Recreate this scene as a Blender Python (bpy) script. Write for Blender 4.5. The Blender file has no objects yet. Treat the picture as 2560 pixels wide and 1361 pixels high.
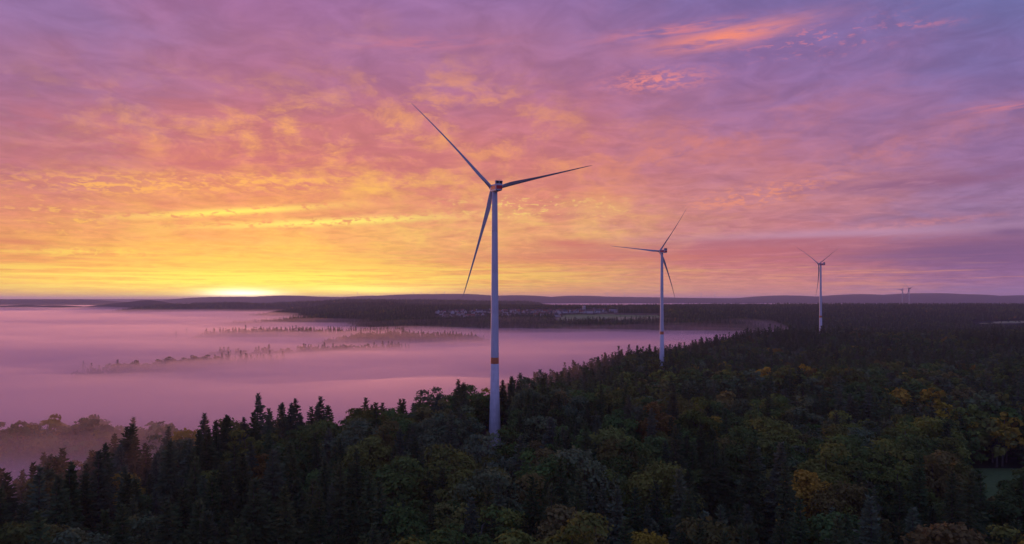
import bpy, math, random
import numpy as np
from mathutils import Matrix, Vector, Euler

SC = bpy.context.scene
COL = SC.collection
R = math.radians
F, CX, HZ, CAMZ = 1706.67, 1280.0, 750.0, 96.0        # focal length and horizon of the photograph, in its pixels

def lin(c):
    return tuple((v / 12.92 if v <= 0.04045 else ((v + 0.055) / 1.055) ** 2.4) for v in (x / 255 for x in c))

# ------------------------------------------------------------------ camera
cam = bpy.data.cameras.new('camera')
cam.lens, cam.sensor_width, cam.clip_start, cam.clip_end = 24, 36, 1, 90000
cam.shift_y = (HZ - 680.5) / 2560
camo = bpy.data.objects.new('camera', cam)
camo.location, camo.rotation_euler = (0, 0, CAMZ), (R(90), 0, 0)
COL.objects.link(camo)
SC.camera = camo

# ------------------------------------------------------------------ render settings
SC.view_settings.view_transform = 'Standard'
SC.view_settings.look = 'None'
SC.view_settings.exposure = 0.0
SC.view_settings.gamma = 1.0
SC.view_settings.use_curve_mapping = False
cy = SC.cycles
cy.max_bounces, cy.diffuse_bounces, cy.glossy_bounces = 8, 2, 1
cy.transmission_bounces, cy.transparent_max_bounces, cy.volume_bounces = 1, 8, 5
cy.use_denoising = True
cy.sample_clamp_indirect = 4.0
cy.caustics_reflective = cy.caustics_refractive = False
cy.volume_step_rate = 4.0

# ------------------------------------------------------------------ node helper
class Nodes:
    def __init__(s, tree):
        s.t = tree
        tree.nodes.clear()
    def new(s, kind, **kw):
        n = s.t.nodes.new(kind)
        for k, v in kw.items():
            setattr(n, k, v)
        return n
    def put(s, sock, v):
        if hasattr(v, 'is_output'):
            s.t.links.new(v, sock)
        elif v is not None:
            sock.default_value = v
    def math(s, op, a, b=None, c=None, clamp=False):
        n = s.new('ShaderNodeMath', operation=op, use_clamp=clamp)
        for i, v in enumerate((a, b, c)):
            s.put(n.inputs[i], v)
        return n.outputs[0]
    def vec(s, op, a, b=None, scale=None):
        n = s.new('ShaderNodeVectorMath', operation=op)
        s.put(n.inputs[0], a)
        s.put(n.inputs[1], b)
        if scale is not None:
            s.put(n.inputs['Scale'], scale)
        return n.outputs['Value'] if op in ('LENGTH', 'DOT_PRODUCT', 'DISTANCE') else n.outputs[0]
    def xyz(s, x, y, z=0.0):
        n = s.new('ShaderNodeCombineXYZ')
        for i, v in enumerate((x, y, z)):
            s.put(n.inputs[i], v)
        return n.outputs[0]
    def sep(s, v):
        n = s.new('ShaderNodeSeparateXYZ')
        s.put(n.inputs[0], v)
        return n.outputs
    def smooth(s, v, a, b, lo=0.0, hi=1.0):
        n = s.new('ShaderNodeMapRange', interpolation_type='SMOOTHSTEP')
        for i, x in enumerate((v, a, b, lo, hi)):
            s.put(n.inputs[i], x)
        return n.outputs[0]
    def mix(s, f, a, b, mode='MIX'):
        n = s.new('ShaderNodeMix', data_type='RGBA', blend_type=mode)
        n.clamp_factor = True
        s.put(n.inputs[0], f)
        s.put(n.inputs[6], a if hasattr(a, 'is_output') else (*a, 1))
        s.put(n.inputs[7], b if hasattr(b, 'is_output') else (*b, 1))
        return n.outputs[2]
    def noise(s, v, scale, detail=4.0, rough=0.55, distort=0.0, color=False):
        n = s.new('ShaderNodeTexNoise', noise_dimensions='3D')
        s.put(n.inputs['Vector'], v)
        s.put(n.inputs['Scale'], scale)
        s.put(n.inputs['Detail'], detail)
        s.put(n.inputs['Roughness'], rough)
        s.put(n.inputs['Distortion'], distort)
        return n.outputs['Color' if color else 'Fac']
    def ramp(s, f, stops, interp='LINEAR'):
        n = s.new('ShaderNodeValToRGB')
        cr = n.color_ramp
        cr.interpolation = interp
        while len(cr.elements) < len(stops):
            cr.elements.new(0.5)
        for e, (p, c) in zip(cr.elements, stops):
            e.position, e.color = p, (*c, 1)
        s.put(n.inputs[0], f)
        return n.outputs[0]

# ------------------------------------------------------------------ world: sunrise sky with a high cloud deck
SUN_AZ, SUN_EL = math.atan((600 - CX) / F), R(1.6)
world = bpy.data.worlds.new('World')
SC.world = world
world.use_nodes = True
W = Nodes(world.node_tree)

def pix(px, py):
    a = math.atan((px - CX) / F)
    return a, math.atan((HZ - py) / F * math.cos(a))

def build_sky():
    tc = W.new('ShaderNodeTexCoord')
    d = W.vec('NORMALIZE', tc.outputs['Generated'])
    x, y, z = W.sep(d)
    az = W.math('ARCTAN2', x, y)
    el = W.math('ARCSINE', z)
    zc = W.math('ADD', W.math('MAXIMUM', z, 0.0), 0.10)
    deck = W.xyz(W.math('DIVIDE', x, zc), W.math('DIVIDE', y, zc))            # position on the cloud deck
    ncol = W.noise(deck, 2.6, 7, 0.60, 0.4, color=True)                       # broad billows, used to warp the colour field
    n1, n2, n3 = W.sep(ncol)
    soft = W.smooth(el, 0.0, R(9), 0.25, 1.0)
    el2 = W.math('ADD', el, W.math('MULTIPLY', W.math('SUBTRACT', n1, 0.5), W.math('MULTIPLY', soft, 0.085)))
    az2 = W.math('ADD', az, W.math('MULTIPLY', W.math('SUBTRACT', n2, 0.5), 0.30))
    fac = W.math('DIVIDE', el2, R(45), clamp=True)
    ys = [-150, 0, 100, 200, 300, 400, 500, 600, 650, 700, 742]
    cols = [
        (0,    [(135,105,165), (148,110,166), (154,106,156), (160,105,150), (172,106,138), (186,111,130), (216,134,116), (232,158,100), (234,160,92), (250,200,80), (252,200,64)]),
        (620,  [(145,105,165), (162,106,160), (165,106,152), (172,104,142), (196,112,126), (208,120,118), (226,144,108), (240,182,104), (248,206,92), (255,228,80), (255,236,90)]),
        (1280, [(135,108,168), (154,110,166), (164,110,156), (172,108,148), (196,114,134), (212,122,122), (222,134,118), (238,168,116), (236,158,106), (246,182,94), (242,168,88)]),
        (1920, [(115,103,166), (126,105,167), (140,106,166), (150,106,160), (166,110,154), (184,116,144), (200,128,140), (196,122,136), (200,118,128), (214,136,130), (222,150,128)]),
        (2560, [(104,103,164), (112,106,166), (122,106,167), (132,106,165), (144,107,160), (148,107,157), (152,116,160), (134,102,148), (140,100,148), (152,108,152), (152,120,166)]),
    ]
    zen, back = (120, 124, 196), [(0.0, (134,126,196)), (0.25, (130,128,204)), (0.6, (124,128,204)), (1.0, (120,124,196))]
    out = W.ramp(fac, [(p, lin(c)) for p, c in back])
    # the colour columns, blended over azimuth; the sky behind is the plain blue-mauve one
    azs, ramps = [], []
    for px, cl in cols:
        st = []
        for py, c in zip(ys, cl):
            a, e = pix(px, py)
            st.append((min(max(e / R(45), 0), 1), lin(c)))
        st.append((1.0, lin(zen)))
        st.sort(key=lambda q: q[0])
        azs.append(math.atan((px - CX) / F))
        ramps.append(W.ramp(fac, st))
    out = W.mix(W.smooth(az2, R(-120), azs[0]), out, ramps[0])
    for i in range(1, 5):
        out = W.mix(W.smooth(az2, azs[i - 1], azs[i]), out, ramps[i])
    out = W.mix(W.smooth(az2, azs[4], R(120)), out, W.ramp(fac, [(p, lin(c)) for p, c in back]))
    # cloud relief: light and shade of the deck
    relief = W.noise(deck, 5.5, 7, 0.62, 0.6)
    rel = W.smooth(relief, 0.28, 0.74, 0.86, 1.13)
    out = W.mix(1.0, out, W.xyz(rel, W.math('POWER', rel, 1.15), rel), 'MULTIPLY')
    ae = W.xyz(az, el)
    puff = W.noise(W.vec('MULTIPLY', W.vec('ADD', ae, W.vec('SCALE', ncol, scale=0.05)), (9, 20, 1)), 1.0, 9, 0.68, 0.15)
    mp = W.new('ShaderNodeMapping', vector_type='TEXTURE')
    W.put(mp.inputs[0], W.vec('ADD', ae, W.vec('SCALE', ncol, scale=0.012)))
    mp.inputs['Rotation'].default_value = (0, 0, R(3))
    streak = W.noise(W.vec('MULTIPLY', mp.outputs[0], (16, 120, 1)), 1.0, 5, 0.6, 0.3)
    fine = W.noise(W.vec('MULTIPLY', ae, (70, 190, 1)), 1.0, 3, 0.6, 0.6)
    flat = W.noise(W.vec('MULTIPLY', ae, (7, 210, 1)), 1.0, 5, 0.62, 0.25)
    masks = {'puff': lambda a, b: W.smooth(puff, a, b), 'streak': lambda a, b: W.smooth(streak, a, b),
             'fine': lambda a, b: W.smooth(W.math('ADD', W.math('MULTIPLY', fine, 0.6), W.math('MULTIPLY', streak, 0.4)), a, b),
             'flat': lambda a, b: W.smooth(flat, a, b)}
    cache = {}
    def feature(px, py, L, T, slope, col, kind, lo, hi, k):
        nonlocal out
        a, e = pix(px, py)
        m = W.new('ShaderNodeMapping', vector_type='TEXTURE')
        W.put(m.inputs[0], ae)
        m.inputs['Location'].default_value = (a, e, 0)
        m.inputs['Rotation'].default_value = (0, 0, R(slope))
        m.inputs['Scale'].default_value = (L / F * math.cos(a) ** 2, T / F, 1)
        g = W.math('EXPONENT', W.math('MULTIPLY', W.vec('DOT_PRODUCT', m.outputs[0], m.outputs[0]), -1.0))
        if kind:
            key = (kind, lo, hi)
            if key not in cache:
                cache[key] = masks[kind](lo, hi)
            g = W.math('MULTIPLY', g, cache[key])
        out = W.mix(W.math('MULTIPLY', g, k), out, lin(col))
    # broad lit and shaded banks
    feature(760, 345, 520, 95, 2, (252,176,100), 'puff', .45, .68, 1.0)
    feature(640, 400, 620, 60, 0, (190,100,120), 'puff', .52, .36, .95)
    feature(1250, 330, 330, 110, -20, (244,160,104), 'puff', .45, .70, .9)
    feature(950, 470, 420, 40, 4, (254,196,92), 'puff', .42, .72, .85)
    feature(1300, 545, 330, 60, 0, (252,204,116), 'puff', .42, .72, .75)
    feature(900, 600, 620, 45, 0, (254,222,104), 'puff', .42, .72, .7)
    feature(2200, 380, 300, 35, 10, (214,128,132), 'puff', .40, .62, .6)
    feature(1650, 390, 380, 70, 10, (226,130,116), 'puff', .42, .66, .6)
    # yellow streaks over the sun
    feature(300, 468, 240, 16, 2, (250,180,100), 'fine', .46, .58, .9)
    feature(640, 455, 420, 22, 3, (253,188,96), 'fine', .46, .60, .75)
    feature(580, 530, 230, 8, 6, (255,240,112), 'fine', .40, .50, 1.0)
    feature(820, 556, 280, 9, 4.0, (255,240,120), 'fine', .41, .51, 1.0)
    feature(150, 545, 180, 40, 0, (250,196,98), 'fine', .52, .62, .7)
    feature(230, 632, 170, 10, 1, (255,224,100), 'fine', .46, .58, .8)
    feature(1330, 520, 200, 26, 0, (255,226,120), 'fine', .53, .62, .9)
    feature(620, 685, 760, 42, 0, (255,242,96), 'flat', .42, .62, 1.0)
    feature(420, 660, 600, 16, 0, (238,166,92), 'flat', .40, .60, .55)
    feature(1500, 680, 650, 40, 0, (250,196,110), 'flat', .53, .68, .75)
    feature(2150, 690, 480, 24, 0, (228,148,130), 'flat', .52, .66, .8)
    # pink cirrus high up
    feature(1815, 92, 175, 20, 4, (250,142,122), 'streak', .22, .60, 1.0)
    feature(1670, 78, 150, 12, 3, (226,128,140), 'streak', .38, .62, .8)
    feature(2030, 98, 190, 34, -2, (206,122,152), 'fine', .52, .62, .8)
    feature(2290, 62, 90, 6, -6, (190,118,156), 'fine', .46, .56, .8)
    feature(1640, 202, 110, 22, 1, (236,136,138), 'fine', .44, .58, .95)
    feature(1060, 108, 190, 16, 3, (196,116,146), 'streak', .36, .62, .8)
    feature(2500, 268, 140, 9, -3, (206,122,144), 'streak', .36, .60, .8)
    feature(1900, 486, 170, 24, 7, (246,150,116), 'fine', .46, .60, .85)
    feature(2180, 570, 240, 8, 3, (214,134,142), 'fine', .44, .58, .7)
    # darker mauve banks low over the horizon
    feature(1430, 610, 100, 13, -2, (208,114,108), 'streak', .22, .46, .85)
    feature(2150, 586, 430, 14, 0, (194,150,184), None, 0, 0, .8)
    feature(1850, 630, 560, 20, 0, (188,106,122), 'flat', .26, .56, .9)
    feature(1500, 645, 330, 12, 0, (214,124,108), 'flat', .34, .60, .8)
    feature(2450, 628, 380, 30, 0, (120,88,136), 'flat', .24, .52, .9)
    feature(2300, 458, 280, 13, 0, (142,92,134), 'streak', .26, .50, .9)
    feature(1960, 604, 300, 9, 0, (176,102,124), 'streak', .30, .50, .85)
    feature(2530, 580, 60, 8, 0, (122,88,136), 'streak', .25, .45, .8)
    feature(40, 604, 100, 6, -1, (212,128,100), 'streak', .25, .45, .8)
    feature(330, 690, 420, 7, 0, (255,222,96), 'flat', .42, .60, .8)
    # clear air behind the clouds
    sky = W.new('ShaderNodeTexSky', sky_type='NISHITA')
    sky.sun_disc = False
    sky.sun_elevation, sky.sun_rotation = SUN_EL, SUN_AZ
    sky.air_density, sky.dust_density = 1.5, 2.0
    bg1, bg2 = W.new('ShaderNodeBackground'), W.new('ShaderNodeBackground')
    W.put(bg1.inputs[0], sky.outputs[0])
    bg1.inputs[1].default_value = 0.02
    # glow of the rising sun through the clouds
    def glow(px, py, L, T, col, k):
        nonlocal out
        a, e = pix(px, py)
        q = W.vec('MULTIPLY', W.vec('SUBTRACT', ae, (a, e, 0)), (F / L, F / T, 0))
        g = W.math('EXPONENT', W.math('MULTIPLY', W.vec('DOT_PRODUCT', q, q), -1.0))
        g = W.math('MULTIPLY', g, W.smooth(flat, .25, .6, .55, 1.1))
        out = W.vec('ADD', out, W.vec('SCALE', lin(col), scale=W.math('MULTIPLY', g, k)))
    glow(605, 736, 75, 11, (255, 250, 225), 2.4)
    glow(620, 722, 480, 44, (255, 214, 40), 0.52)
    glow(930, 726, 150, 10, (255, 240, 120), 0.6)
    W.put(bg2.inputs[0], out)
    bg2.inputs[1].default_value = 0.92
    add = W.new('ShaderNodeAddShader')
    W.t.links.new(bg1.outputs[0], add.inputs[0])
    W.t.links.new(bg2.outputs[0], add.inputs[1])
    o = W.new('ShaderNodeOutputWorld')
    W.t.links.new(add.outputs[0], o.inputs['Surface'])
build_sky()

sun = bpy.data.lights.new('sun', 'SUN')
sun.energy, sun.angle, sun.color = 2.6, R(3), (1.0, 0.42, 0.24)
suno = bpy.data.objects.new('sun', sun)
sdir = Vector((math.sin(SUN_AZ) * math.cos(SUN_EL), math.cos(SUN_AZ) * math.cos(SUN_EL), math.sin(SUN_EL)))
suno.rotation_euler = sdir.to_track_quat('Z', 'Y').to_euler()
suno.location = (-150, 300, 400)
COL.objects.link(suno)

# ------------------------------------------------------------------ object helpers
def tag(o, label=None, cat=None, group=None, kind=None):
    for k, v in (('label', label), ('category', cat), ('group', group), ('kind', kind)):
        if v:
            o[k] = v
    return o

def link(name, data, parent=None, mat=None):
    o = bpy.data.objects.new(name, data)
    COL.objects.link(o)
    if parent:
        o.parent = parent
    return o

def empty(name, loc, rz=0.0, s=1.0):
    o = bpy.data.objects.new(name, None)
    COL.objects.link(o)
    o.location, o.rotation_euler, o.scale = loc, (0, 0, rz), (s, s, s)
    o.empty_display_size = 1
    return o

class MB:
    """Collects faces with a material slot per face."""
    def __init__(s):
        s.v, s.f, s.m, s.sm = [], [], [], []
    def add(s, verts, faces, mi=0, smooth=False):
        b = len(s.v)
        s.v.extend(tuple(map(float, p)) for p in verts)
        s.f.extend(tuple(i + b for i in f) for f in faces)
        s.m.extend([mi] * len(faces))
        s.sm.extend([smooth] * len(faces))
    def box(s, c, d, mi=0, M=None):
        pts = [Vector((c[0] + d[0] / 2 * i, c[1] + d[1] / 2 * j, c[2] + d[2] / 2 * k)) for i in (-1, 1) for j in (-1, 1) for k in (-1, 1)]
        if M:
            pts = [M @ p for p in pts]
        s.add(pts, [(0,1,3,2), (4,6,7,5), (0,4,5,1), (2,3,7,6), (0,2,6,4), (1,5,7,3)], mi)
    def tube(s, pts, rad, n=8, mi=0, caps=True):
        rings = []
        P = [Vector(p) for p in pts]
        for i, p in enumerate(P):
            t = (P[min(i + 1, len(P) - 1)] - P[max(i - 1, 0)]).normalized()
            a = t.orthogonal().normalized()
            if abs(t.z) > 0.9:
                a = (Vector((1, 0, 0)) - t * t.x).normalized()
            b = t.cross(a)
            rings.append([p + (a * math.cos(2 * math.pi * k / n) + b * math.sin(2 * math.pi * k / n)) * rad[i] for k in range(n)])
        vs = [v for r in rings for v in r]
        fs = [(i * n + k, i * n + (k + 1) % n, (i + 1) * n + (k + 1) % n, (i + 1) * n + k) for i in range(len(P) - 1) for k in range(n)]
        if caps:
            fs += [tuple(range(n))[::-1], tuple((len(P) - 1) * n + k for k in range(n))]
        s.add(vs, fs, mi, True)
    def mesh(s, name, mats):
        me = bpy.data.meshes.new(name)
        me.from_pydata(s.v, [], s.f)
        for m in mats:
            me.materials.append(m)
        me.polygons.foreach_set('material_index', s.m)
        me.polygons.foreach_set('use_smooth', s.sm)
        me.update()
        return me

def mesh_np(name, verts, quads, mats, shade=None, mi=None):
    me = bpy.data.meshes.new(name)
    nv, nq = len(verts), len(quads)
    me.vertices.add(nv)
    me.vertices.foreach_set('co', np.asarray(verts, np.float32).ravel())
    me.loops.add(nq * 4)
    me.loops.foreach_set('vertex_index', np.asarray(quads, np.int32).ravel())
    me.polygons.add(nq)
    me.polygons.foreach_set('loop_start', np.arange(0, nq * 4, 4, dtype=np.int32))
    for m in mats:
        me.materials.append(m)
    if mi is not None:
        me.polygons.foreach_set('material_index', np.asarray(mi, np.int32))
    me.update(calc_edges=True)
    if shade is not None:
        at = me.attributes.new('leaf', 'FLOAT', 'FACE')
        at.data.foreach_set('value', np.asarray(shade, np.float32))
    return me

# ------------------------------------------------------------------ materials
def material(name, build):
    m = bpy.data.materials.new(name)
    m.use_nodes = True
    n = Nodes(m.node_tree)
    o = n.new('ShaderNodeOutputMaterial')
    r = build(n)
    m.node_tree.links.new(r, o.inputs['Surface'])
    return m

def paint(name, col, rough=0.5, var=0.12, scale=1.0, stretch=(1, 1, 1), metal=0.0):
    def b(n):
        p = n.new('ShaderNodeBsdfPrincipled')
        tc = n.new('ShaderNodeTexCoord')
        v = n.vec('MULTIPLY', tc.outputs['Object'], stretch)
        f = n.noise(v, scale, 5, 0.6)
        k = n.smooth(f, 0.25, 0.75, 1 - var, 1 + var * 0.5)
        n.put(p.inputs['Base Color'], n.mix(1.0, col, n.xyz(k, k, k), 'MULTIPLY'))
        n.put(p.inputs['Roughness'], rough)
        n.put(p.inputs['Metallic'], metal)
        return p.outputs[0]
    return material(name, b)

def leaf_material(name):
    """Foliage: the tint comes from the tree, each leaf cluster varies a little."""
    def b(n):
        at = n.new('ShaderNodeAttribute', attribute_type='INSTANCER', attribute_name='tint')
        lf = n.new('ShaderNodeAttribute', attribute_type='GEOMETRY', attribute_name='leaf')
        c = n.mix(1.0, at.outputs['Color'], n.ramp(lf.outputs['Fac'], [(0, (.74, .78, .80)), (.5, (1, 1, 1)), (1, (1.32, 1.2, .92))]), 'MULTIPLY')
        d, t = n.new('ShaderNodeBsdfDiffuse'), n.new('ShaderNodeBsdfTranslucent')
        n.put(d.inputs[0], c)
        n.put(t.inputs[0], c)
        mx = n.new('ShaderNodeMixShader')
        mx.inputs[0].default_value = 0.25
        n.t.links.new(d.outputs[0], mx.inputs[1])
        n.t.links.new(t.outputs[0], mx.inputs[2])
        return mx.outputs[0]
    return material(name, b)

M_LEAF = leaf_material('foliage')
M_BARK = paint('bark', (.10, .085, .07), .9, .4, 2.0, (3, 3, .6))
M_WHITE = paint('white_gelcoat', (.56, .56, .61), .6, .12, .35, (1, 1, .15))
M_BLADE = paint('blade_gelcoat', (.36, .36, .39), .4, .08, .3)  # blade grey darkened, the shade on the rotors is put into the colour
M_CONCRETE = paint('pale_concrete', (.68, .69, .75), .75, .16, .6, (1, 1, .25))
M_ORANGE = paint('orange_marking', (.58, .17, .05), .5, .15, .6)
M_RED = paint('red_marking', (.60, .02, .025), .45, .12, .6)
M_DARK = paint('dark_grille', (.03, .03, .035), .6, .2, 3)
M_STEEL = paint('galvanised_steel', (.30, .31, .33), .5, .15, 2, metal=.6)

def ground_shader(n):
    p = n.new('ShaderNodeBsdfPrincipled')
    g = n.new('ShaderNodeNewGeometry')
    a = n.noise(g.outputs['Position'], .004, 6, .6)
    b = n.noise(g.outputs['Position'], .05, 5, .65)
    c = n.mix(n.smooth(a, .35, .65), (.020, .030, .014), (.040, .038, .018))
    c = n.mix(n.smooth(b, .3, .7), c, (.028, .026, .018))
    n.put(p.inputs['Base Color'], c)
    n.put(p.inputs['Roughness'], .95)
    n.put(p.inputs['Specular IOR Level'], .05)
    return p.outputs[0]
M_GROUND = material('forest_floor', ground_shader)

def meadow(name, c1, c2):
    def b(n):
        p = n.new('ShaderNodeBsdfPrincipled')
        g = n.new('ShaderNodeNewGeometry')
        v = n.vec('MULTIPLY', g.outputs['Position'], (.03, .008, .03))
        a = n.noise(v, 1.0, 6, .6)
        b_ = n.noise(g.outputs['Position'], .4, 4, .6)
        c = n.mix(n.smooth(a, .35, .65), c1, c2)
        k = n.smooth(b_, .25, .75, .8, 1.15)
        n.put(p.inputs['Base Color'], n.mix(1.0, c, n.xyz(k, k, k), 'MULTIPLY'))
        n.put(p.inputs['Roughness'], .95)
        n.put(p.inputs['Specular IOR Level'], .05)
        return p.outputs[0]
    return material(name, b)
M_MEADOW = meadow('meadow_grass', (.15, .22, .07), (.20, .25, .10))
M_GLADE = meadow('glade_grass', (.060, .120, .034), (.080, .130, .040))
M_STUBBLE = meadow('stubble', (.34, .30, .16), (.26, .26, .12))
M_PLOUGH = meadow('ploughed_earth', (.10, .07, .05), (.13, .09, .06))

# ------------------------------------------------------------------ terrain
def vnoise(x, y, s, seed=0):
    x, y = np.asarray(x, float) / s, np.asarray(y, float) / s
    xi, yi = np.floor(x), np.floor(y)
    fx, fy = x - xi, y - yi
    fx, fy = fx * fx * (3 - 2 * fx), fy * fy * (3 - 2 * fy)
    def h(a, b):
        q = np.sin(a * 127.1 + b * 311.7 + seed * 74.7) * 43758.5453
        return q - np.floor(q)
    return (h(xi, yi) * (1 - fx) + h(xi + 1, yi) * fx) * (1 - fy) + (h(xi, yi + 1) * (1 - fx) + h(xi + 1, yi + 1) * fx) * fy

def wx(px, d):
    return (px - CX) / F * d

FLOOR = -75.0
EDGE_Y = [-600, 0, 200, 282, 336, 418, 466, 520, 640, 782, 932, 1102, 1347, 1515, 1800, 2100, 2500, 3000]
EDGE_X = [-410, -285, -222, -198, -190, -152, -92, -40, 2, 42, 108, 228, 395, 600, 745, 810, 900, 900]
RIDGES = [
    (70,  [(520,1950,-18), (600,1960,-8), (800,1970,-8), (1000,2060,-11)]),
    (220, [(620,2850,-18), (740,2900,0), (830,2950,16), (950,3050,32)]),
    (90,  [(850,1720,-20), (920,1740,-9), (1010,1760,-9), (1170,1800,-17)]),
    (60,  [(520,1330,-37), (600,1320,-32), (800,1380,-29), (900,1420,-30), (1000,1500,-33)]),
    (55,  [(200,1000,-37), (330,1030,-29), (450,1100,-28), (600,1170,-29), (700,1220,-35)]),
    (65,  [(-200,470,-30), (0,490,-31), (150,505,-28), (330,500,-33), (430,490,-38)]),
    (480, [(350,5560,-14), (430,5700,38), (560,5850,50), (660,5850,42), (760,5900,58), (870,5900,76), (1050,6000,74), (1300,6200,60)]),
    (380, [(690,4350,-14), (760,4300,20), (850,4250,52), (960,4200,60), (1050,4300,44), (1150,4500,30)]),
    (450, [(-200,6900,20), (60,6900,45), (200,6900,36), (300,7000,66), (370,7000,96), (440,7000,40), (520,7000,-30)]),
    (900, [(-500,11000,110), (200,11000,104), (330,11200,62), (450,11500,-30)]),
    (1900, [(px, 14000, CAMZ + (HZ - py) * 1.3 / F * 14000) for px, py in
        [(380,756), (480,752), (560,744), (640,744), (720,741.5), (850,745), (940,742), (1040,739), (1150,738.5), (1220,744), (1290,741), (1400,747), (1450,742), (1520,744), (1640,745),
         (1700,746), (1850,748), (1960,741.5), (2050,744), (2150,739), (2182,741), (2205,746), (2262,744), (2290,737.5), (2330,737), (2400,739), (2432,744), (2560,741), (2800,743), (3200,744)]]),
    (2600, [(px, 21000, CAMZ + (HZ - py) / F * 21000) for px, py in [(-600,747), (0,748), (420,748), (600,742), (900,743), (1200,743), (1500,745), (1900,745), (2240,744), (2700,744), (3300,745)]]),
]

def smin_interp(t, a, b):
    # linear interpolation rounded by averaging neighbouring samples
    w = (max(a) - min(a)) * 0.012
    return (np.interp(t - w, a, b) + 2 * np.interp(t, a, b) + np.interp(t + w, a, b)) / 4

def ridge(x, y, width, pts):
    h = np.full(np.shape(x), FLOOR)
    P = [(wx(px, d), d, z) for px, d, z in pts]
    for (x0, y0, z0), (x1, y1, z1) in zip(P, P[1:]):
        dx, dy = x1 - x0, y1 - y0
        t = np.clip(((x - x0) * dx + (y - y0) * dy) / (dx * dx + dy * dy), 0, 1)
        dist = np.hypot(x - x0 - t * dx, y - y0 - t * dy)
        ts = t * t * (3 - 2 * t) * .5 + t * .5
        z = z0 + (z1 - z0) * ts
        h = np.maximum(h, FLOOR + (z - FLOOR) * np.exp(-(dist / width) ** 2))
    return h

def height(x, y):
    x, y = np.asarray(x, float), np.asarray(y, float)
    x, y = np.broadcast_arrays(x, y)
    bump = (vnoise(x, y, 160, 3) - .5) * 7 + (vnoise(x, y, 55, 4) - .5) * 2.5
    near = np.minimum(np.minimum(np.hypot(x + 11, y - 443), np.hypot(x - 207, y - 943)), np.hypot(x - 680, y - 1490))
    bump = bump * np.clip((near - 15) / 60, 0, 1)
    zp = smin_interp(y, [-3000, 0, 443, 943, 1484, 1800, 2100, 2800, 3600, 4300, 5000, 5600, 6800], [2, 2, 2, -8, 4, -16, -18, 4, 26, 24, 14, 0, -75])
    s = (x - np.interp(y, EDGE_Y, EDGE_X)) * .8
    P = zp + bump - 20 * np.exp(-((x + 68) / 55) ** 2 - ((y - 570) / 100) ** 2) + (vnoise(x, y, 800, 15) - .5) * 22 * np.clip((y - 1700) / 500, 0, 1) + (vnoise(x, y, 330, 12) - .5) * 24 * np.clip((near - 60) / 200, 0, 1) * np.clip((y - 450) / 300, 0, 1) - 14 * np.clip((near - 20) / 90, 0, 1) * np.clip((1500 - y) / 400, 0, 1) + smin_interp(s, [-260, -130, -60, 0, 30, 400], [FLOOR, -44, -22, -3, 0, 0])
    yf = np.interp(x, [-1900, -1300, -1000, -456, -267, -38, 271, 530, 689, 900, 1500], [8000, 4000, 3250, 2330, 2270, 2180, 2100, 2155, 1990, 2300, 2700])
    t = y - yf + (vnoise(x, y, 300, 7) - .5) * 160
    V = smin_interp(t, [-300, -110, 0, 200, 500, 650, 800, 1200, 1800, 2600, 4200], [FLOOR, -44, -16, 6, 17, 28, 37, 40, 42, 20, FLOOR]) + bump * .8
    h = np.maximum(np.maximum(P, V), FLOOR)
    for w, pts in RIDGES:
        r = ridge(x, y, w, pts)
        k = 4.0
        h = np.maximum(h, r + np.where(r > FLOOR + 5, bump * .5, 0))
    return h

def hz(x, y):
    return float(height(np.array([x]), np.array([y]))[0])

def build_ground():
    a1 = np.linspace(R(-50), R(50), 640)
    a2 = np.linspace(R(50), R(310), 60)[1:-1]
    ang = np.concatenate([a1, a2])
    rad = np.concatenate([[1.0, 30, 70], np.geomspace(110, 8000, 330), np.geomspace(8300, 60000, 90)])
    A, D = np.meshgrid(ang, rad)
    X, Y = D * np.sin(A), D * np.cos(A)
    Z = height(X, Y)
    V = np.stack([X, Y, Z], -1).reshape(-1, 3)
    n, m = len(rad), len(ang)
    i, j = np.meshgrid(np.arange(n - 1), np.arange(m), indexing='ij')
    j2 = (j + 1) % m
    Q = np.stack([i * m + j, i * m + j2, (i + 1) * m + j2, (i + 1) * m + j], -1).reshape(-1, 4)
    me = mesh_np('ground', V, Q, [M_GROUND])
    me.polygons.foreach_set('use_smooth', np.ones(len(Q), bool))
    o = link('ground', me)
    tag(o, 'dark wooded ground of ridge, valley and far hills', kind='structure')
build_ground()

def draped(name, poly, mat, step, lift, label):
    """A field laid over the ground inside a plan polygon, with a little thickness of its own."""
    P = np.array(poly)
    xs = np.arange(P[:, 0].min(), P[:, 0].max() + step, step)
    ys = np.arange(P[:, 1].min(), P[:, 1].max() + step, step)
    X, Y = np.meshgrid(xs, ys)
    ins = inside(X + (vnoise(X, Y, 40, 9) - .5) * 25, Y + (vnoise(X, Y, 40, 10) - .5) * 25, poly)
    idx, vs, qs = {}, [], []
    for i in range(len(ys) - 1):
        for j in range(len(xs) - 1):
            if ins[i, j]:
                q = []
                for a, b in ((i, j), (i, j + 1), (i + 1, j + 1), (i + 1, j)):
                    if (a, b) not in idx:
                        idx[a, b] = len(vs)
                        vs.append((X[a, b], Y[a, b]))
                    q.append(idx[a, b])
                qs.append(q)
    vs = np.array(vs)
    z = height(vs[:, 0], vs[:, 1]) + lift
    o = link(name, mesh_np(name, np.column_stack([vs, z]), qs, [mat]))
    return tag(o, label, kind='structure')

def inside(x, y, poly):
    r = np.zeros(np.shape(x), bool)
    n = len(poly)
    for i in range(n):
        (x0, y0), (x1, y1) = poly[i], poly[(i + 1) % n]
        c = ((y0 > y) != (y1 > y)) & (x < (x1 - x0) * (y - y0) / ((y1 - y0) or 1e-9) + x0)
        r ^= c
    return r

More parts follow.
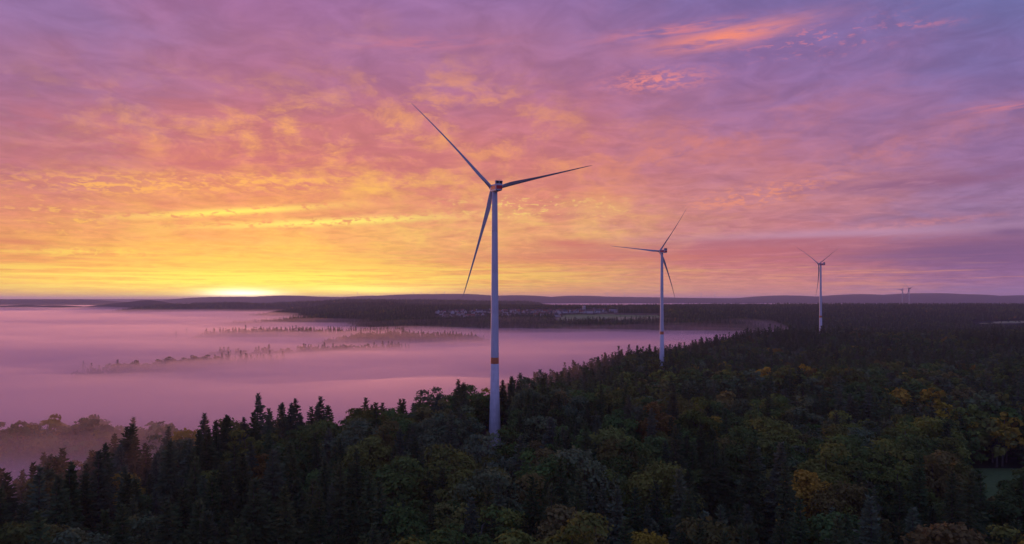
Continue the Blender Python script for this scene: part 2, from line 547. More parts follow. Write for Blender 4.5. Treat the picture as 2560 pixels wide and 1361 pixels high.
def pxpoly(pts):
    return [(wx(px, d), d) for px, d in pts]
FIELD_A = pxpoly([(1385,2620), (1430,2470), (1580,2440), (1670,2600), (1640,2800), (1500,2820), (1410,2780)])
FIELD_B = pxpoly([(1480,2830), (1640,2790), (1660,2900), (1500,2960)])
FIELD_C = pxpoly([(2440,2740), (2620,2640), (2660,2860), (2500,2900)])
CLEARING = [(222,340), (300,328), (430,335), (430,436), (310,440), (268,426)]
draped('field', FIELD_A, M_MEADOW, 14, .6, 'green meadow on the slope below the village')
draped('field', FIELD_B, M_PLOUGH, 14, .6, 'brown ploughed field strip above the green meadow')
draped('field', FIELD_C, M_STUBBLE, 14, .6, 'pale stubble field in a gap of the far forest')
draped('field', CLEARING, M_GLADE, 4, .25, 'small dark green grass clearing inside the ridge forest')

# ------------------------------------------------------------------ wind turbines
HUB = 166.0
TOWER = [(0, 4.25), (8, 3.95), (20, 3.45), (35, 3.0), (54, 2.68), (58, 2.65), (80, 2.45), (110, 2.2), (140, 1.95), (HUB - 2.2, 1.75)]
def trad(z):
    return float(np.interp(z, [a for a, b in TOWER], [b for a, b in TOWER]))

def lathe(name, prof, mat, n=40, caps=True):
    m = MB()
    vs = [(r * math.cos(2 * math.pi * k / n), r * math.sin(2 * math.pi * k / n), z) for z, r in prof for k in range(n)]
    fs = [(i * n + k, i * n + (k + 1) % n, (i + 1) * n + (k + 1) % n, (i + 1) * n + k) for i in range(len(prof) - 1) for k in range(n)]
    m.add(vs, fs, 0, True)
    if caps:
        m.add([vs[k] for k in range(n)][::-1], [tuple(range(n))])
        m.add(vs[-n:], [tuple(range(n))])
    return m.mesh(name, [mat])

def ring_mesh(name, z0, z1, mat, gap=.012, out=0.0):
    pr = [(z0, trad(z0) + out - gap), (z0 + .06, trad(z0) + out)]
    k = max(2, int((z1 - z0) / 5))
    pr += [(z0 + (z1 - z0) * i / k, trad(z0 + (z1 - z0) * i / k) + out) for i in range(1, k)]
    pr += [(z1 - .06, trad(z1) + out), (z1, trad(z1) + out - gap)]
    return lathe(name, pr, mat)

TURB = {}
def turbine_meshes():
    T = TURB
    n = 14
    T['rings'] = [ring_mesh('concrete_ring', 54 * i / n, 54 * (i + 1) / n, M_CONCRETE) for i in range(n)]
    T['band'] = ring_mesh('marking_band', 54, 58, M_ORANGE, .01, .015)
    cuts = [58, 86, 112, 138, HUB - 2.2]
    T['sections'] = [ring_mesh('tower_section', a, b, M_WHITE) for a, b in zip(cuts, cuts[1:])]
    # nacelle: lofted box with chamfered corners and a tail that rises underneath
    def loft(secs, inset=0.0):
        rings = []
        for y, w, zb, zt, c in secs:
            h = w / 2
            rings.append([(-h + c, y, zb), (h - c, y, zb), (h, y, zb + c), (h, y, zt - c * .5), (h - c * .5, y, zt), (-h + c * .5, y, zt), (-h, y, zt - c * .5), (-h, y, zb + c)])
        vs = [p for r in rings for p in r]
        k = 8
        fs = [(i * k + j, i * k + (j + 1) % k, (i + 1) * k + (j + 1) % k, (i + 1) * k + j) for i in range(len(rings) - 1) for j in range(k)]
        fs += [tuple(range(k))[::-1], tuple((len(rings) - 1) * k + j for j in range(k))]
        return vs, fs
    m = MB()
    m.add(*loft([(-9.6, 4.1, -1.5, 2.2, .4), (-8.6, 4.4, -2.0, 2.3, .5), (1.6, 4.4, -2.3, 2.3, .5), (3.4, 3.6, -1.9, 1.9, .5)]))
    T['nacelle'] = m.mesh('nacelle', [M_WHITE])
    m = MB()
    for sx in (-1, 1):
        m.box((sx * 2.22, -3.4, .25), (.06, 9.8, 2.3))
    m.box((0, -9.63, .25), (3.9, .08, 2.3))
    for sx in (-1, 1):
        m.add([(sx * 2.25, -8.3, -.9), (sx * 2.25, -8.3, 1.4), (sx * 1.95, -9.67, 1.4), (sx * 1.95, -9.67, -.9), (sx * 2.15, -8.3, -.9), (sx * 2.15, -8.3, 1.4), (sx * 1.9, -9.55, 1.4), (sx * 1.9, -9.55, -.9)],
              [(0,1,2,3), (4,7,6,5), (0,3,7,4), (1,5,6,2), (0,4,5,1), (3,2,6,7)])
    T['stripe'] = m.mesh('red_stripe', [M_RED])
    m = MB()
    for z in (2.38, 4.3):
        m.box((0, -8.4, z), (4.5, 1.5, .22))
    for x in (-2.15, 0, 2.15):
        m.box((x, -8.4, 3.34), (.28, 1.4, 1.75))
    T['cooler'] = m.mesh('cooler', [M_WHITE])
    m = MB()
    m.box((0, 0, 0), (1.83, .9, 1.7))
    for i in range(7):
        m.box((0, -.46, -.75 + i * .25), (1.75, .06, .05))
    T['grille'] = m.mesh('grille', [M_DARK])
    m = MB()
    for x in (-1.9, -.65, .65, 1.9):
        m.tube([(x, -8.4, 4.4), (x, -8.4, 5.3)], [.05, .05], 6)
    m.tube([(-1.9, -8.4, 5.3), (1.9, -8.4, 5.3)], [.05, .05], 6)
    m.tube([(-2.9, -8.4, 3.9), (2.9, -8.4, 3.9)], [.09, .09], 6)
    m.tube([(.2, -8.4, 4.4), (.2, -8.4, 5.9)], [.04, .03], 6)
    T['rail'] = m.mesh('handrail', [M_STEEL])
    m = MB()
    pr = [(3.3, 1.7), (4.0, 1.95), (6.4, 1.95), (7.3, 1.5), (7.9, .8), (8.15, .1)]
    k = 28
    vs = [(r * math.cos(2 * math.pi * j / k), y, r * math.sin(2 * math.pi * j / k)) for y, r in pr for j in range(k)]
    m.add(vs, [(i * k + j, i * k + (j + 1) % k, (i + 1) * k + (j + 1) % k, (i + 1) * k + j) for i in range(len(pr) - 1) for j in range(k)], 0, True)
    T['hub'] = m.mesh('hub', [M_WHITE])
    # blades: airfoil sections, twisted, bent along the span
    span = [.02, .05, .09, .14, .2, .28, .36, .45, .55, .65, .74, .82, .89, .95, .985, 1.0]
    cs = ([.02, .05, .09, .14, .2, .28, .36, .45, .55, .65, .74, .82, .89, .95, .985, 1.0], [2.7, 2.75, 3.1, 3.8, 4.3, 3.9, 3.4, 2.85, 2.4, 2.0, 1.7, 1.4, 1.15, .85, .5, .12])
    ts = ([.02, .05, .09, .14, .2, .3, .5, .8, 1], [1, .98, .8, .58, .42, .33, .25, .2, .17])
    K = 18
    def section(u, bend, grow=0.0):
        c, th = np.interp(u, *cs), np.interp(u, *ts)
        tw = R(np.interp(u, [0, .2, .5, 1], [15, 11, 5, 0]) + 24)
        circ = np.clip((.16 - u) / .1, 0, 1)
        yb = -7 * u * (1 - u) + bend * u * u
        c = c * float(np.interp(u, [0, .12, .2, .4, 1], [.90, .84, .70, .58, .55]))
        P = []
        for k in range(K):
            a = 2 * math.pi * k / K
            xx = .5 * math.cos(a)
            camber = th * .5 * math.sin(a) * (1 if circ > .99 else (.55 + .45 * math.cos(a - .25)) * (1 - circ) * 1.15 + circ)
            px_, py_ = (xx - .2 * (1 - circ)) * c, camber * c
            px_, py_ = px_ + math.copysign(grow, px_), py_ + math.copysign(grow, py_)
            P.append((px_ * math.cos(tw) - py_ * math.sin(tw), px_ * math.sin(tw) + py_ * math.cos(tw) + yb, u * 74.5))
        return P
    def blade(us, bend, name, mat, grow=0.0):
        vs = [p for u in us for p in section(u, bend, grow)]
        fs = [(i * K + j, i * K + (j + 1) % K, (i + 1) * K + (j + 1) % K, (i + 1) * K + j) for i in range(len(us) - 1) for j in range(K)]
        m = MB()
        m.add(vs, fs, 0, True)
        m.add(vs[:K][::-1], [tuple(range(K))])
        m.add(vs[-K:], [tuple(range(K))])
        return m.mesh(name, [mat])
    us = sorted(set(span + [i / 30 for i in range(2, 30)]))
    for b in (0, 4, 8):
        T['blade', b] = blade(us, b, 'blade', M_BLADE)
turbine_meshes()

def turbine(x, y, yaw, az, bends, label, group=None, hub=HUB, name='wind_turbine', thick=1.0):
    z0 = hz(x, y) - .3
    rt = empty(name, (x, y, z0))
    tag(rt, label, 'wind turbine', group)
    k = (hub - z0) / HUB                                            # tower stretched to the height this one has
    for me in TURB['rings']:
        link('concrete_ring', me, rt).scale = (1, 1, k)
    link('marking_band', TURB['band'], rt).scale = (1, 1, k)
    for me in TURB['sections']:
        link('tower_section', me, rt).scale = (1, 1, k)
    yaw, tilt = R(yaw), R(5)
    u = Vector((-math.sin(yaw) * math.cos(tilt), math.cos(yaw) * math.cos(tilt), math.sin(tilt)))
    h = Vector((math.cos(yaw), math.sin(yaw), 0))
    v = h.cross(u)
    top = Vector((0, 0, HUB * k))
    def frame(X, Y, Z, o):
        M = Matrix((X, Y, Z)).transposed().to_4x4()
        M.translation = o
        return M
    NM = frame(h, u, v, top)
    na = link('nacelle', TURB['nacelle'], rt)
    na.matrix_local = NM
    link('red_stripe', TURB['stripe'], na)
    link('cooler', TURB['cooler'], na)
    for sx in (-1, 1):
        g = link('grille', TURB['grille'], na)
        g.location = (sx * 1.07, -8.5, 3.34)
    link('handrail', TURB['rail'], na)
    link('hub', TURB['hub'], rt).matrix_local = NM
    for i in range(3):
        a = R(az + 120 * i)
        rad = h * math.sin(a) + v * math.cos(a)
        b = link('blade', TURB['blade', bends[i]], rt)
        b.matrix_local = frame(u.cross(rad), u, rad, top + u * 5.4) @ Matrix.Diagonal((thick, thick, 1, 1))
    return rt

TURBINES = [(-11.2, 443.0), (207.0, 943.0), (676.0, 1495.0)]
turbine(*TURBINES[0], 19, 74.5, (0, 0, 8), 'white wind turbine standing beside the mist-filled hollow in the ridge, red striped nacelle', hub=168.3)
turbine(*TURBINES[1], 22, 34.0, (0, 4, 8), 'white wind turbine behind the forest crest, one blade level and one raised', hub=163.0)
turbine(*TURBINES[2], 28, 58.0, (0, 4, 8), 'white wind turbine beyond the pink fog inlet, two blades raised in a V', hub=174.0)
turbine(wx(2273, 4900), 4900, 30, 72, (0, 4, 8), 'tiny distant wind turbine before the blue hill, blade pair raised in a V', 'distant wind turbines over the forest skyline', hub=176, thick=2.3)
turbine(wx(2256, 5250), 5250, 30, 36, (0, 4, 8), 'tiny distant wind turbine before the blue hill, one blade level', 'distant wind turbines over the forest skyline', hub=172, thick=2.3)

def far_turbines():
    m = MB()
    m.tube([(0, 0, 0), (0, 0, 140)], [5.0, 3.4], 8)
    m.box((0, -3, 142), (6, 14, 6))
    for i in range(3):
        a = R(40 + 120 * i)
        m.tube([(0, 6, 142), (30 * math.sin(a), 6, 142 + 30 * math.cos(a)), (70 * math.sin(a), 6, 142 + 70 * math.cos(a))], [2.2, 2.6, .5], 6)
    me = m.mesh('ridge_turbine', [M_WHITE])
    for i, (px, d) in enumerate([(894, 20600), (1033, 20800), (1053, 20500), (1073, 20900), (1090, 20600), (1111, 20700), (1518, 20700), (1561, 20800), (1753, 20800), (1787, 20600)]):
        x = wx(px, d)
        o = link('ridge_turbine', me)
        o.location, o.rotation_euler = (x, d, hz(x, d) - 1), (0, 0, R(-10 + 7 * (i % 3)))
        tag(o, 'hair-thin wind turbine on the farthest hazy ridge line', 'wind turbine', 'wind turbines on the far ridge')
far_turbines()

# ------------------------------------------------------------------ trees
rng = np.random.default_rng(7)
def leaf_quads(C, N, size, asp, rg):
    """Kite-shaped leaf sprays at C facing N."""
    n = len(C)
    N = N / (np.linalg.norm(N, axis=1, keepdims=True) + 1e-9)
    r = rg.normal(size=(n, 3))
    A = np.cross(N, r)
    A /= np.linalg.norm(A, axis=1, keepdims=True) + 1e-9
    B = np.cross(N, A)
    a, b = (size * asp)[:, None], (size / asp)[:, None]
    j = lambda: rg.uniform(.6, 1.2, (n, 1))
    v = np.stack([C + A * a * j(), C + B * b * j() + N * b * .2, C - A * a * j(), C - B * b * j() + N * b * .2], 1)
    return v.reshape(-1, 3), np.arange(n * 4).reshape(n, 4)

def tube_np(pts, rad, n=6):
    m = MB()
    m.tube(pts, rad, n, caps=False)
    return np.array(m.v), np.array(m.f)

def broadleaf(seed, h, r, dens, leaf, lobes):
    rg = np.random.default_rng(seed)
    zc = h * .58
    hz_ = h * .43
    V, Q, S = [], [], []
    squash = rg.uniform(.82, 1.18)
    trunk = [tube_np([(0, 0, -1), (.1, 0, h * .2), (.25, .1, h * .45), (.3, .2, h * .7)], [.42, .34, .26, .1], 7)]
    nb = 0
    for i in range(lobes):
        # golden spiral over the crown, denser above
        t = (i + .5) / lobes
        zz = 1 - 1.55 * t
        a = i * 2.39996 + rg.uniform(-.4, .4)
        rr = math.sqrt(max(0, 1 - zz * zz)) if zz > -1 else 0
        k = rg.uniform(.42, .96)
        if rg.uniform() < .12:
            continue
        c = np.array([math.cos(a) * rr * r * k * squash, math.sin(a) * rr * r * k / squash, zc + zz * hz_ * k])
        lr = rg.uniform(.19, .42) * r
        n = int(dens * (lr / (.32 * r)) ** 2)
        dirs = rg.normal(size=(n, 3))
        outw = c - np.array([0, 0, zc - hz_ * .4])
        outw = outw / (np.linalg.norm(outw) + 1e-6)
        dirs += outw * .75 + np.array([0, 0, .35])
        dirs /= np.linalg.norm(dirs, axis=1, keepdims=True)
        rad = lr * rg.uniform(.62, 1.12, (n, 1)) * (1 + .18 * np.sin(dirs[:, :1] * 7 + dirs[:, 1:2] * 6 + i))
        P = c + dirs * rad * np.array([1.1, 1.1, .72])
        Nn = dirs * .8 + rg.normal(size=(n, 3)) * .55 + np.array([0, 0, .35])
        v, q = leaf_quads(P, Nn, leaf * rg.uniform(.6, 1.3, n), rg.uniform(1.0, 1.35, n), rg)
        Q.append(q + nb)
        V.append(v)
        nb += len(v)
        S.append(np.clip(rg.normal(.45, .2, n) + rg.uniform(-.18, .18), 0, 1))
        if i % 2 == 0 and lobes > 10:
            trunk.append(tube_np([(.15, .1, h * rg.uniform(.28, .5)), tuple(c * np.array([.5, .5, 1]) + np.array([0, 0, -1.2])), tuple(c)], [.14, .09, .03], 5))
    return np.concatenate(V), np.concatenate(Q), np.concatenate(S), trunk

def spruce(seed, h, r, step, leaf, per):
    rg = np.random.default_rng(seed)
    trunk = [tube_np([(0, 0, -1), (0, 0, h * .5), (0, 0, h * .985)], [.38, .24, .03], 7)]
    C, N, SZ, AS, AX = [], [], [], [], []
    z = h * rg.uniform(.10, .2)
    lean = rg.uniform(-.5, .5, 2)
    heavy, gap = rg.uniform(0, 6.28), rg.uniform(.25, .8)
    while z < h * .985:
        u = z / h
        L0 = r * (1 - u) ** .85 * (.7 + .3 * min(1, u / .25)) + .10
        nbr = max(4, int(per * (.55 + .45 * (1 - u))))
        a0 = rg.uniform(0, 6.28)
        for b in range(nbr):
            a = a0 + 6.283 * b / nbr + rg.uniform(-.25, .25)
            L = L0 * rg.uniform(.55, 1.2) * (1 + .22 * math.cos(a - heavy)) * (.72 if abs(u - gap) < .03 else 1)
            if rg.uniform() < .06:
                L *= 1.3
            dr = np.array([math.cos(a), math.sin(a)])
            droop = np.interp(u, [0, .5, .85, 1], [-.42, -.22, .12, .9])
            k = max(1, int(math.ceil(L / leaf * 1.05)))
            for s in range(k):
                f = (s + rg.uniform(.3, 1.0)) / k
                room = 6.283 * f * L / nbr                     # twigs fan out sideways so that the branch tip stays full
                for q in range(1 + int(room / (leaf * 1.25))):
                    off = rg.uniform(-.5, .5) * room * .9
                    side = np.array([-dr[1], dr[0]]) * off
                    p = np.array([*(dr * L * f * (1 - .10 * abs(off) / (room + .01)) + side), z + droop * L * f + .12 * L * f * f - .12 * abs(off)])
                    C.append(p + rg.normal(size=3) * .10)
                    N.append(np.array([dr[0] * -.35, dr[1] * -.35, 1.0]) + rg.normal(size=3) * .45)
                    SZ.append(leaf * rg.uniform(.7, 1.2) * (1.15 - .3 * f))
                    AX.append(np.array([dr[0], dr[1], droop - .15]) + np.array([*side, 0]) * .5 / (room + .3))
        z += step * (.55 + .6 * (1 - u)) * rg.uniform(.8, 1.2)
    C, N, SZ, AX = np.array(C), np.array(N), np.array(SZ), np.array(AX)
    n = len(C)
    N /= np.linalg.norm(N, axis=1, keepdims=True)
    AX /= np.linalg.norm(AX, axis=1, keepdims=True)
    B = np.cross(N, AX)
    B /= np.linalg.norm(B, axis=1, keepdims=True) + 1e-9
    a, b = (SZ * 1.15)[:, None], (SZ * .55)[:, None]
    dn = np.array([0, 0, -1.0]) * b * rg.uniform(.1, .9, (n, 1))
    v = np.stack([C + AX * a, C + B * b + dn, C - AX * a * .8, C - B * b + dn], 1).reshape(-1, 3)
    up = np.array([0, 0, 1.0])
    hang = np.stack([C + AX * a * .95, C + up * b * .35, C - AX * a * .7, C - up * b * rg.uniform(.8, 1.9, (n, 1)) + B * b * rg.uniform(-.5, .5, (n, 1))], 1).reshape(-1, 3)
    v = np.concatenate([v, hang])
    n = n * 2
    v[:, 0] += lean[0] * v[:, 2] / h
    v[:, 1] += lean[1] * v[:, 2] / h
    q = np.arange(n * 4).reshape(n, 4)
    return v, q, np.clip(rg.normal(.42, .2, n), 0, 1), trunk

def merge(parts):
    V, Q, b = [], [], 0
    for v, q in parts:
        V.append(v)
        Q.append(q + b)
        b += len(v)
    return np.concatenate(V), np.concatenate(Q)

def make_proto(kind, seed, lod):
    if kind == 'b':
        h = [22, 24, 21, 25, 23, 20][seed % 6]
        r = [6.6, 7.2, 7.4, 6.2, 7.8, 5.8][seed % 6]
        v, q, s, tr = broadleaf(seed + 10, h, r, *{0: (230, .36, 36), 1: (46, .9, 22), 2: (22, 1.5, 10)}[lod])
    else:
        h = [28, 25, 30, 26, 23, 29][seed % 6]
        r = [5.6, 5.0, 5.2, 6.4, 4.8, 5.4][seed % 6]
        v, q, s, tr = spruce(seed + 50, h, r, *{0: (1.05, .62, 9), 1: (1.7, 1.05, 7), 2: (2.8, 1.8, 5)}[lod])
    tv, tq = merge(tr)
    if lod == 0:
        crown = mesh_np('crown', v, q, [M_LEAF], s)
        trunk = mesh_np('trunk', tv, tq, [M_BARK])
    else:
        crown = trunk = None
    av, aq = merge([(v, q), (tv, tq)]) if lod < 2 else (v, q)
    mi = np.concatenate([np.zeros(len(q)), np.ones(len(aq) - len(q))])
    whole = mesh_np('tree', av, aq, [M_LEAF, M_BARK], np.concatenate([s, np.full(len(aq) - len(q), .5)]), mi)
    return crown, trunk, whole
NP = 6
PROTO = {(k, lod): [make_proto(k, i, lod) for i in range(NP)] for k in 'bc' for lod in (0, 1, 2)}

def proto_collection(lod):
    c = bpy.data.collections.new('tree_kinds_%d' % lod)
    for k in 'bc':
        for i in range(NP):
            o = bpy.data.objects.new('%s_%s_%d' % ('tree', k, i) + '_%d' % lod, PROTO[k, lod][i][2])
            c.objects.link(o)
    return c
PCOL = [proto_collection(l) for l in (0, 1, 2)]

def scatter():
    out = []
    bands = [(150, 460, 12.6), (460, 700, 11.4), (700, 1600, 10.2), (1600, 3000, 10.0), (3000, 4600, 11.5), (4600, 7600, 15.0)]
    # running skyline per direction, to leave out what the ground hides
    ang = np.linspace(R(-44), R(44), 700)
    rad = np.geomspace(120, 9000, 420)
    A, D = np.meshgrid(ang, rad, indexing='ij')
    X, Y = D * np.sin(A), D * np.cos(A)
    E = (height(X, Y) + 8 - CAMZ) / D
    E = np.maximum.accumulate(E, 1)
    for bi, (d0, d1, sp) in enumerate(bands):
        w = d1 * math.sin(R(44))
        gx, gy = np.meshgrid(np.arange(-w, w, sp), np.arange(d0 * .6, d1, sp))
        x = (gx + rng.uniform(-.42, .42, gx.shape) * sp).ravel()
        y = (gy + rng.uniform(-.42, .42, gx.shape) * sp).ravel()
        d, a = np.hypot(x, y), np.arctan2(x, y)
        k = (d >= d0) & (d < d1) & (np.abs(a) < R(42))
        x, y, d, a = x[k], y[k], d[k], a[k]
        z = height(x, y)
        px = CX + F * x / y
        k = z > -38
        ia = np.clip(((a - ang[0]) / (ang[-1] - ang[0]) * 699).round().astype(int), 0, 699)
        ir = np.clip(np.searchsorted(rad, d * .97) - 1, 0, 419)
        k &= (z + 27 - CAMZ) / d > E[ia, ir] - .003
        for (tx, ty), rr in zip(TURBINES, (16, 14, 14)):
            k &= np.hypot(x - tx, y - ty) > rr
        k &= ~((np.abs(x + .0253 * y) < 13) & (y > 340) & (y < 455)) & ~((np.abs(x - .2195 * y) < 12) & (y > 800) & (y < 955))
        # open land
        k &= ~inside(x, y, CLEARING) & ~((px > 2395) & (y > 268) & (y < 432) & (rng.uniform(size=len(x)) < .97))
        vill = (px > 1085) & (px < 1545) & (y > 2640) & (y < 3330)
        k &= ~(vill & (rng.uniform(size=len(x)) < .90))
        fld = ((px > 1385) & (px < 1665) & (y > 2390) & (y < 2980)) | ((px > 2430) & (y > 2330) & (y < 2900))
        k &= ~(fld & (rng.uniform(size=len(x)) < .97))
        low = np.where(vill | fld, .45, 1.0)
        x, y, z, d, px, low = x[k], y[k], z[k], d[k], px[k], low[k]
        n = len(x)
        s = (x - np.interp(y, EDGE_Y, EDGE_X)) * .8
        pc = .42 + (vnoise(x, y, 80, 21) - .5) * 1.4 + (vnoise(x, y, 24, 22) - .5) * .5
        pc = pc + .30 * np.clip((d - 900) / 500, 0, 1)
        pc = np.where((s > -25) & (s < 28) & (y < 2000), .92, pc)
        pc = np.where((y > 430) & (y < 520) & (x < -230) | (z < -16) & (s < -60) & (d < 2050), pc - .3, pc)
        con = rng.uniform(size=n) < pc
        sc = rng.uniform(.80, 1.25, n) * low * (1.60, 1.42, 1.18, .88, .86, 1.0)[bi]
        sc = np.where(con & (bi < 2), sc * .90, sc)
        sc = np.where(con & (s > -25) & (s < 28), sc * 1.04, sc)
        out.append(dict(x=x, y=y, z=z, d=d, px=px, con=con, sc=sc, s=s, band=np.full(n, bi), aut=vnoise(x, y, 45, 31)))
    return {k: np.concatenate([o[k] for o in out]) for k in out[0]}
TR = scatter()
NT = len(TR['x'])
TR['rot'] = rng.uniform(0, 6.283, NT)
TR['var'] = rng.integers(0, NP, NT)
TINTS = {'dark green': (.064, .108, .030), 'olive green': (.105, .128, .030), 'brownish': (.118, .110, .036), 'golden': (.23, .18, .024), 'rust orange': (.17, .115, .030), 'grey green': (.085, .118, .056),
         'spruce': (.054, .082, .032), 'grey spruce': (.076, .104, .056)}
def pick_tints():
    u, v = rng.uniform(size=NT), TR['aut']
    t = np.where(u < .42, 0, np.where(u < .72, 1, np.where(u < .80, 2, 5)))
    t = np.where(u > .993 - .24 * np.clip(v - .55, 0, 1), 3, t)
    t = np.where((u < .006 + .06 * np.clip(v - .55, 0, 1)), 4, t)
    t = np.where((TR['d'] > 1000) & ((t == 3) | (t == 4) | (t == 2)) & (rng.uniform(size=NT) < .7), 0, t)
    t = np.where(TR['con'], np.where(u < .75, 6, 7), t)
    return t
TNAMES = list(TINTS)
TR['tint'] = pick_tints()
TCOL = np.array([TINTS[k] for k in TNAMES])[TR['tint']] * rng.uniform(1.1, 1.8, (NT, 1)) * rng.uniform(.92, 1.08, (NT, 3))

def named_trees():
    """The trees that show largest, each a thing of its own with trunk and crown."""
    top = TR['z'] + np.where(TR['con'], 26, 21) * TR['sc']
    py = HZ - F * (top - CAMZ) / TR['y']
    vis = (TR['px'] > -40) & (TR['px'] < 2600) & (py < 1352)
    # rough cover test: leave out trees whose top is under the line of taller ones in front
    chosen = np.zeros(NT, bool)
    for con in (True, False):
        idx = np.where(vis & (TR['con'] == con))[0]
        idx = idx[np.argsort(TR['d'][idx])][:292]
        chosen[idx] = True
    for i in np.where(chosen)[0]:
        con = bool(TR['con'][i])
        x, y, s = TR['x'][i], TR['y'][i], TR['s'][i]
        tn = TNAMES[TR['tint'][i]]
        lim = (1.34, 1.62) if con else (1.45, 1.8)
        big = 'tall ' if TR['sc'][i] > lim[1] else 'low ' if TR['sc'][i] < lim[0] else ''
        nearT = math.hypot(x - TURBINES[0][0], y - TURBINES[0][1])
        nearC = min(math.hypot(x - a, y - b) for a, b in [(244, 340), (250, 384), (300, 398), (300, 322), (340, 320)])
        if nearT < 75:
            place = 'beside the foot of the turbine at the ridge hollow'
        elif nearC < 45:
            place = 'on the rim of the small grass clearing'
        elif s < 40:
            place = 'on the ridge edge above the pink fog'
        elif x > 60:
            place = 'in the forest between clearing and turbine hollow'
        else:
            place = 'in the forest between ridge edge and turbine hollow'
        if con:
            nm, lb = 'spruce_tree', big + ('dark pointed spruce ' if tn == 'spruce' else 'grey green pointed spruce ') + place
            cat, gr = 'spruce', 'spruces of the ridge forest'
        else:
            nm, lb = 'broadleaf_tree', big + tn + ' round-crowned broadleaf tree ' + place
            cat, gr = 'tree', 'broadleaf trees of the ridge forest'
        rt = empty(nm, (x, y, TR['z'][i]), TR['rot'][i], TR['sc'][i])
        tag(rt, lb, cat, gr)
        cr, tk, _ = PROTO['c' if con else 'b', 0][TR['var'][i]]
        o = link('crown', cr, rt)
        o['tint'] = [float(c) for c in TCOL[i]]
        link('trunk', tk, rt)
    return chosen
CHOSEN = named_trees()

def forest_nodes(lod):
    g = bpy.data.node_groups.new('scatter_trees_%d' % lod, 'GeometryNodeTree')
    g.interface.new_socket('Geometry', in_out='INPUT', socket_type='NodeSocketGeometry')
    g.interface.new_socket('Geometry', in_out='OUTPUT', socket_type='NodeSocketGeometry')
    N = g.nodes
    gi, go = N.new('NodeGroupInput'), N.new('NodeGroupOutput')
    iop = N.new('GeometryNodeInstanceOnPoints')
    ci = N.new('GeometryNodeCollectionInfo')
    ci.inputs['Collection'].default_value = PCOL[lod]
    ci.inputs['Separate Children'].default_value = True
    ci.inputs['Reset Children'].default_value = True
    def attr(name, t):
        a = N.new('GeometryNodeInputNamedAttribute')
        a.data_type = t
        a.inputs['Name'].default_value = name
        return a.outputs['Attribute']
    e2r = N.new('FunctionNodeEulerToRotation')
    L = g.links.new
    L(gi.outputs[0], iop.inputs['Points'])
    L(ci.outputs[0], iop.inputs['Instance'])
    iop.inputs['Pick Instance'].default_value = True
    L(attr('kind_index', 'INT'), iop.inputs['Instance Index'])
    L(attr('turn', 'FLOAT_VECTOR'), e2r.inputs[0])
    L(e2r.outputs[0], iop.inputs['Rotation'])
    L(attr('size', 'FLOAT_VECTOR'), iop.inputs['Scale'])
    L(iop.outputs[0], go.inputs[0])
    return g
GN = [forest_nodes(l) for l in (0, 1, 2)]

def forest(name, mask, lod, label):
    idx = np.where(mask & ~CHOSEN)[0]
    me = bpy.data.meshes.new(name)
    n = len(idx)
    me.vertices.add(n)
    me.vertices.foreach_set('co', np.column_stack([TR['x'][idx], TR['y'][idx], TR['z'][idx]]).astype(np.float32).ravel())
    def at(nm, t, dom, field, v):
        me.attributes.new(nm, t, 'POINT').data.foreach_set(field, v)
    at('kind_index', 'INT', 0, 'value', (np.where(TR['con'][idx], NP, 0) + TR['var'][idx]).astype(np.int32))
    tl = np.random.default_rng(n).normal(0, .02, (n, 2))
    at('turn', 'FLOAT_VECTOR', 0, 'vector', np.column_stack([tl, TR['rot'][idx]]).astype(np.float32).ravel())
    wd = TR['sc'][idx]
    at('size', 'FLOAT_VECTOR', 0, 'vector', np.column_stack([wd * 1.04, wd * 1.04, wd]).astype(np.float32).ravel())
    at('tint', 'FLOAT_COLOR', 0, 'color', np.column_stack([TCOL[idx], np.ones(n)]).astype(np.float32).ravel())
    o = link(name, me)
    o.modifiers.new('trees', 'NODES').node_group = GN[lod]
    tag(o, label, 'forest', kind='stuff')
    print(name, n)
near = (TR['d'] < 1000) & (TR['s'] > -300) & (TR['x'] > -300)
mid = ~near & (TR['d'] < 2050)
far = TR['d'] >= 2050
forest('ridge_forest', near & (TR['d'] < 520), 0, 'dense mixed autumn forest filling the ridge between the larger trees')
forest('crest_forest', near & (TR['d'] >= 520), 1, 'dark forest on the ridge crest round the turbine on the crest')
forest('fog_forest', mid, 1, 'treetops standing out of the valley fog and round the turbine beyond the inlet')
forest('hillside_forest', far, 2, 'far dark forest on the hills behind the fog')

